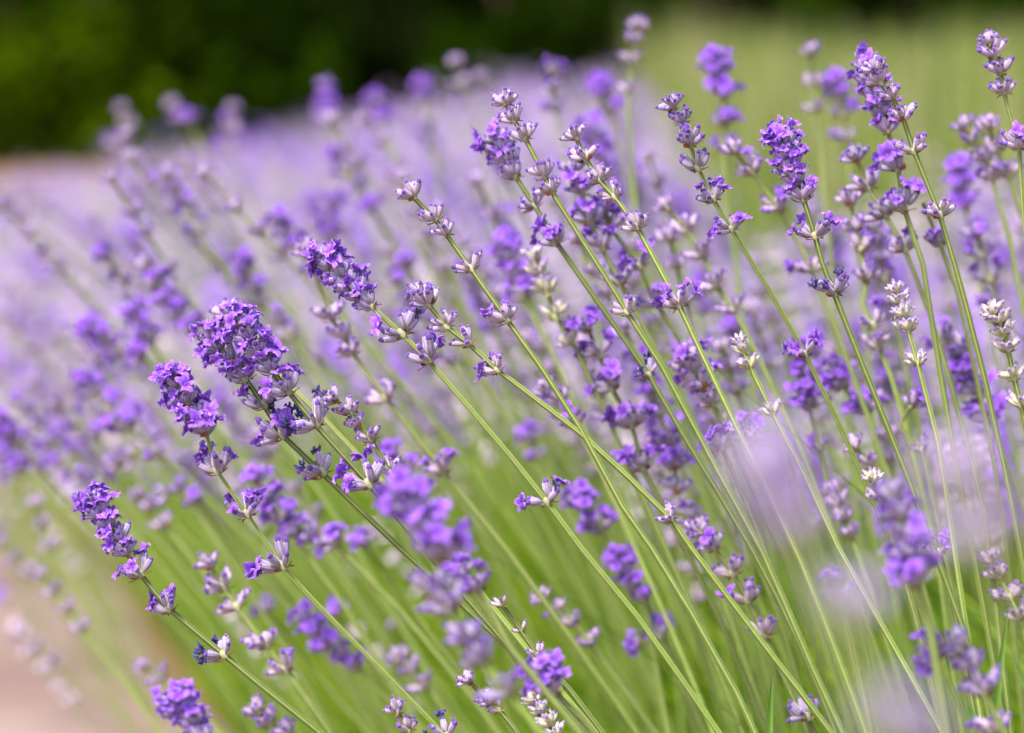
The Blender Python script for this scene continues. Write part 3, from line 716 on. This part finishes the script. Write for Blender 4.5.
# ------------------------------------------------------------------ the rest of the bed: nearer ones one by one, the far carpet as one mass
def carpet_density(x, y):
    """How thickly the heads stand, by where in the bed they are seen (sparse over the green verge and the leaves)."""
    if x < 260: return 1.0 if y < 340 else max(.05 if x < 110 and y < 560 else .015, 1 - (y - 340) / 170)
    if x < 620: return 1.0 if y < 330 else max(.02, 1 - (y - 330) / 120)
    return 1.0 if y < 430 else max(.04, 1 - (y - 430) / 100)
cand = []
while len(cand) < 7800:
    D = 1.72 + 7.4 * rnd.random() ** 1.65
    X = XL(D) - .34 + (2.2 + .28 * D + .3) * rnd.random()
    if X > .16 + .030 * D and D > 3.4: continue
    u = min(1, max(0, (X - XL(D) + .1) / (.85 + .215 * D))); sm = u * u * (3 - 2 * u)
    z0 = .36 - .018 * D
    z = z0 + (.59 - z0) * sm + rnd.gauss(0, .036) + (.07 * rnd.random() if rnd.random() < .12 else 0)
    if X < XL(D): z -= .25 * (XL(D) - X)
    if X > .07 + .035 * D: z -= .075
    px, py, d = proj(Vector((X, D, z)))
    if not (-260 < px < 1290) or py < 36: continue
    if px > 560 and py < 130 and D > 3 and rnd.random() < .65: continue
    if rnd.random() > carpet_density(px, py): continue
    if 1.0 < D < 1.55 and py < 130 and px > 380: continue
    cand.append((D, X, z, px, py))
inside = []
TOP = [(0, 170), (100, 140), (200, 110), (330, 92), (460, 80), (560, 92), (640, 130), (740, 160), (800, 205), (930, 195), (1024, 190)]
while len(inside) < 300 - N_STALK - 3:
    k_ = len(inside)
    D = 1.38 + .85 * rnd.random() if k_ < 152 else 1.2 + .28 * rnd.random()
    px, py = (U(-10, W + 10), U(90, 470)) if k_ < 152 else (U(430, W + 30), U(140, 450))
    top = np.interp(px, [q[0] for q in TOP], [q[1] for q in TOP])
    if py < top + U(0, 30) or rnd.random() > carpet_density(px, py): continue
    p = at(px, py, D)
    if p.z < .26 or p.z > .605: continue
    if any(math.hypot(px - q[3], py - q[4]) < 13 for q in inside): continue
    inside.append((p.y, p.x, p.z, px, py))
chosen = set()
def near_words(px, py):
    best = min(NICK, key=lambda q: math.hypot(q[1] - px, q[2] - py))
    dx, dy = px - best[1], py - best[2]
    r = math.hypot(dx, dy)
    ang = math.degrees(math.atan2(-dy, dx)) % 360
    dirs = ['right of', 'above right of', 'above', 'above left of', 'left of', 'below left of', 'below', 'below right of']
    far = 'just' if r < 35 else 'a little' if r < 70 else 'some way' if r < 130 else 'far'
    return far + ' ' + dirs[int((ang + 22.5) // 45) % 8] + ' the ' + best[0]
def random_spec(D, X, z):
    p0 = Vector((X, D, z))
    px, py, d = proj(p0)
    lx, ly = lean(px); k = rnd.uniform(.5, .95)
    down = (Vector((lx * k, rnd.uniform(-.15, .25), -ly))).normalized()
    n = rnd.choice((3, 4, 4, 5, 5, 6))
    return p0, down, n
PENDING = []
for D, X, z, px, py in inside:
    p0, down, n = random_spec(D, X, z)
    q = rnd.random()
    bl = 0.0 if q < .64 else .35 if q < .80 else .9
    style = 'p' if bl < .3 else 'v'
    tone = {0.0: 'pale mauve', .35: 'two-toned mauve', .9: 'violet'}[bl]
    P, Wh = [], []
    pos = 0
    for i in range(n):
        P.append(p0 + down * pos + Vector((0, 0, -.1 * pos * pos)))
        Wh.append((i, rnd.uniform(.0105, .0145), bl * (1 if i < n - 1 else .5), 0, 'tip' if i == 0 else 'ring' if i < 3 else 'side'))
        pos += rnd.uniform(.0065, .010) if i < n - 2 and bl > .2 else rnd.uniform(.009, .022)
    P.append(p0 + down * (pos + .05)); P.append(p0 + down * (pos + .13) + Vector((0, 0, -.01)))
    PENDING.append((stalk('', P, Wh, style, False, GROUP), '%s blur %s' % (tone, near_words(px, py)), py))

RANK = {2: ('higher of two', 'lower of two'), 3: ('highest of three', 'middle of three', 'lowest of three'),
        4: ('highest of four', 'second highest of four', 'third highest of four', 'lowest of four')}
for text in {q[1] for q in PENDING}:
    same = sorted((q for q in PENDING if q[1] == text), key=lambda q: q[2])
    for k, (o, tx, y) in enumerate(same):
        words = RANK[len(same)][k] if len(same) in RANK else '' if len(same) == 1 else 'number %d down of %d' % (k + 1, len(same))
        o['label'] = tx + (', ' + words if words else '')

def low_whorl(style, bloom, seed, nb, tip=False):
    """A far whorl: a handful of plain buds and a few petals, for the mass in the distance."""
    r = random.Random(seed); mb = MB()
    for i in range(nb):
        a = 6.28 * i / nb + r.uniform(-.3, .3); t = r.uniform(.2, 1.1)
        d = Vector((math.cos(a) * math.sin(t), math.sin(a) * math.sin(t), math.cos(t)))
        M = frame(Vector((0, 0, 0)) + d * .05, d, 0, 1.1)
        mb.merge(bud_mb(style, True, seed + i), M)
        if r.random() < bloom:
            mb.merge(blossom_mb(seed + i, True), frame(d * .42, d, r.uniform(0, 6), 1.15))
    v = np.array(mb.v)
    tri = []
    mi = []
    for f_, m_ in zip(mb.f, mb.m):
        tri.append(f_ if len(f_) == 4 else (f_[0], f_[1], f_[2], f_[2])); mi.append(m_)
    tris, mis = [], []
    for f_, m_ in zip(mb.f, mb.m):
        for k in range(1, len(f_) - 1): tris.append((f_[0], f_[k], f_[k + 1])); mis.append(m_)
    return v, np.array(tris), np.array(mb.c), np.array(mis)
LOW = {k: [low_whorl(*k, 10 * i, 7) for i in range(3)] for k in (('p', 0), ('v', .35), ('v', .9))}
V, T, C, MI = [], [], [], []
kk = 0
for D, X, z, px, py in cand:
    if (D, X, z, px, py) in chosen: continue
    p0, down, n = random_spec(D, X, z)
    q = rnd.random()
    key = ('p', 0) if q < .74 else ('v', .35) if q < .84 else ('v', .9)
    pos = 0
    vary = rnd.uniform(.85, 1.3)
    for i in range(min(n, 5)):
        v, t, c, m = rnd.choice(LOW[key])
        M = np.array(frame(p0 + down * pos, -down, rnd.uniform(0, 6.28), rnd.uniform(.012, .0165)))
        V.append(v @ M[:3, :3].T + M[:3, 3]); T.append(t + kk); C.append(c * vary); MI.append(m); kk += len(v)
        pos += rnd.uniform(.008, .018)
    # the stem as a thin three-sided rod
    pts = [p0, p0 + down * (pos + .08)]
    while pts[-1].z > .1 and len(pts) < 6:
        pts.append(pts[-1] + (down + Vector((0, 0, -.3 * len(pts)))).normalized() * .12)
    sv = []
    for p in pts:
        for a in (0, 2.09, 4.19): sv.append((p.x + .0011 * math.cos(a), p.y + .0011 * math.sin(a), p.z))
    st = []
    for j in range(len(pts) - 1):
        for a in range(3):
            b = (a + 1) % 3
            st += [(3 * j + a, 3 * j + b, 3 * j + 3 + b), (3 * j + a, 3 * j + 3 + b, 3 * j + 3 + a)]
    V.append(np.array(sv)); T.append(np.array(st) + kk); C.append(np.tile(np.array((.20, .29, .04)), (len(sv), 1))); MI.append(np.full(len(st), 3)); kk += len(sv)
me = np_mesh('lavender_field', np.concatenate(V), np.concatenate(T), np.concatenate(C), FLOWER, np.concatenate(MI), True)
o = link('lavender_field', me)
tag(o, 'massed far lavender, a mauve carpet running back to the hedge', 'lavender field', kind='stuff')

# ------------------------------------------------------------------ narrow leaf shoots standing up among the near stems
def leaf_shoot(label, px, py, c, ln, wd, tilt):
    D = FOCUS / (1 - c / APX)
    tip = at(px, py, D)
    root = None
    mb = MB(); vs, cs = [], []
    d = Vector((tilt, .05, -1)).normalized(); side = d.cross(Vector((0, 1, 0))).normalized(); nrm = d.cross(side)
    base = tip + d * ln
    n = 12
    for j in range(n + 1):
        t = j / n
        w = wd * min(1, (t * 3.2) ** .7) * (1 - .25 * t) * .5
        p = tip + d * ln * t + nrm * (.006 * math.sin(t * 2.2)) - base
        for s_ in (-1, -.5, 0, .5, 1):
            vs.append(p + side * w * s_ + nrm * (.0012 * abs(s_) - .0006))
            cs.append(mix((.10, .22, .03), (.20, .34, .07), abs(s_)) if t > .03 else (.3, .4, .2))
    fs = [(j * 5 + i, j * 5 + i + 1, (j + 1) * 5 + i + 1, (j + 1) * 5 + i) for j in range(n) for i in range(4)]
    mb.add(vs, fs, cs)
    o = link('lavender_leaf', mb.mesh('lavender_leaf', [M_LEAF]), None, Matrix.Translation(base))
    tag(o, label, 'leaf', 'narrow leaves standing among the near stems')
for a in (('narrow upright leaf left of the small lone bottom tuft, shorter of two', 745, 694, .5, .09, .0042, .22),
          ('narrow upright leaf nearest the small lone bottom tuft, taller of two', 772, 672, .5, .10, .0040, -.05),
          ('broad dark leaf under the drooping near cluster', 965, 688, -1, .09, .0058, .25),
          ('short leaf tip at the foot of the stems right of the lone bottom tuft', 843, 712, .5, .07, .0040, .1),
          ('thin leaf beside the stems above the drooping near cluster chain', 1008, 606, 1, .12, .0036, -.12),
          ('leaf tip rising beneath the greenish stems close to the bottom edge', 868, 690, 1.5, .09, .0044, .15),
          ('pale leaf by the right frame edge, bent outwards', 1010, 650, 1.5, .08, .0042, .45)):
    leaf_shoot(*a)
print('STALKS', N_STALK, 'objects', len(bpy.data.objects))
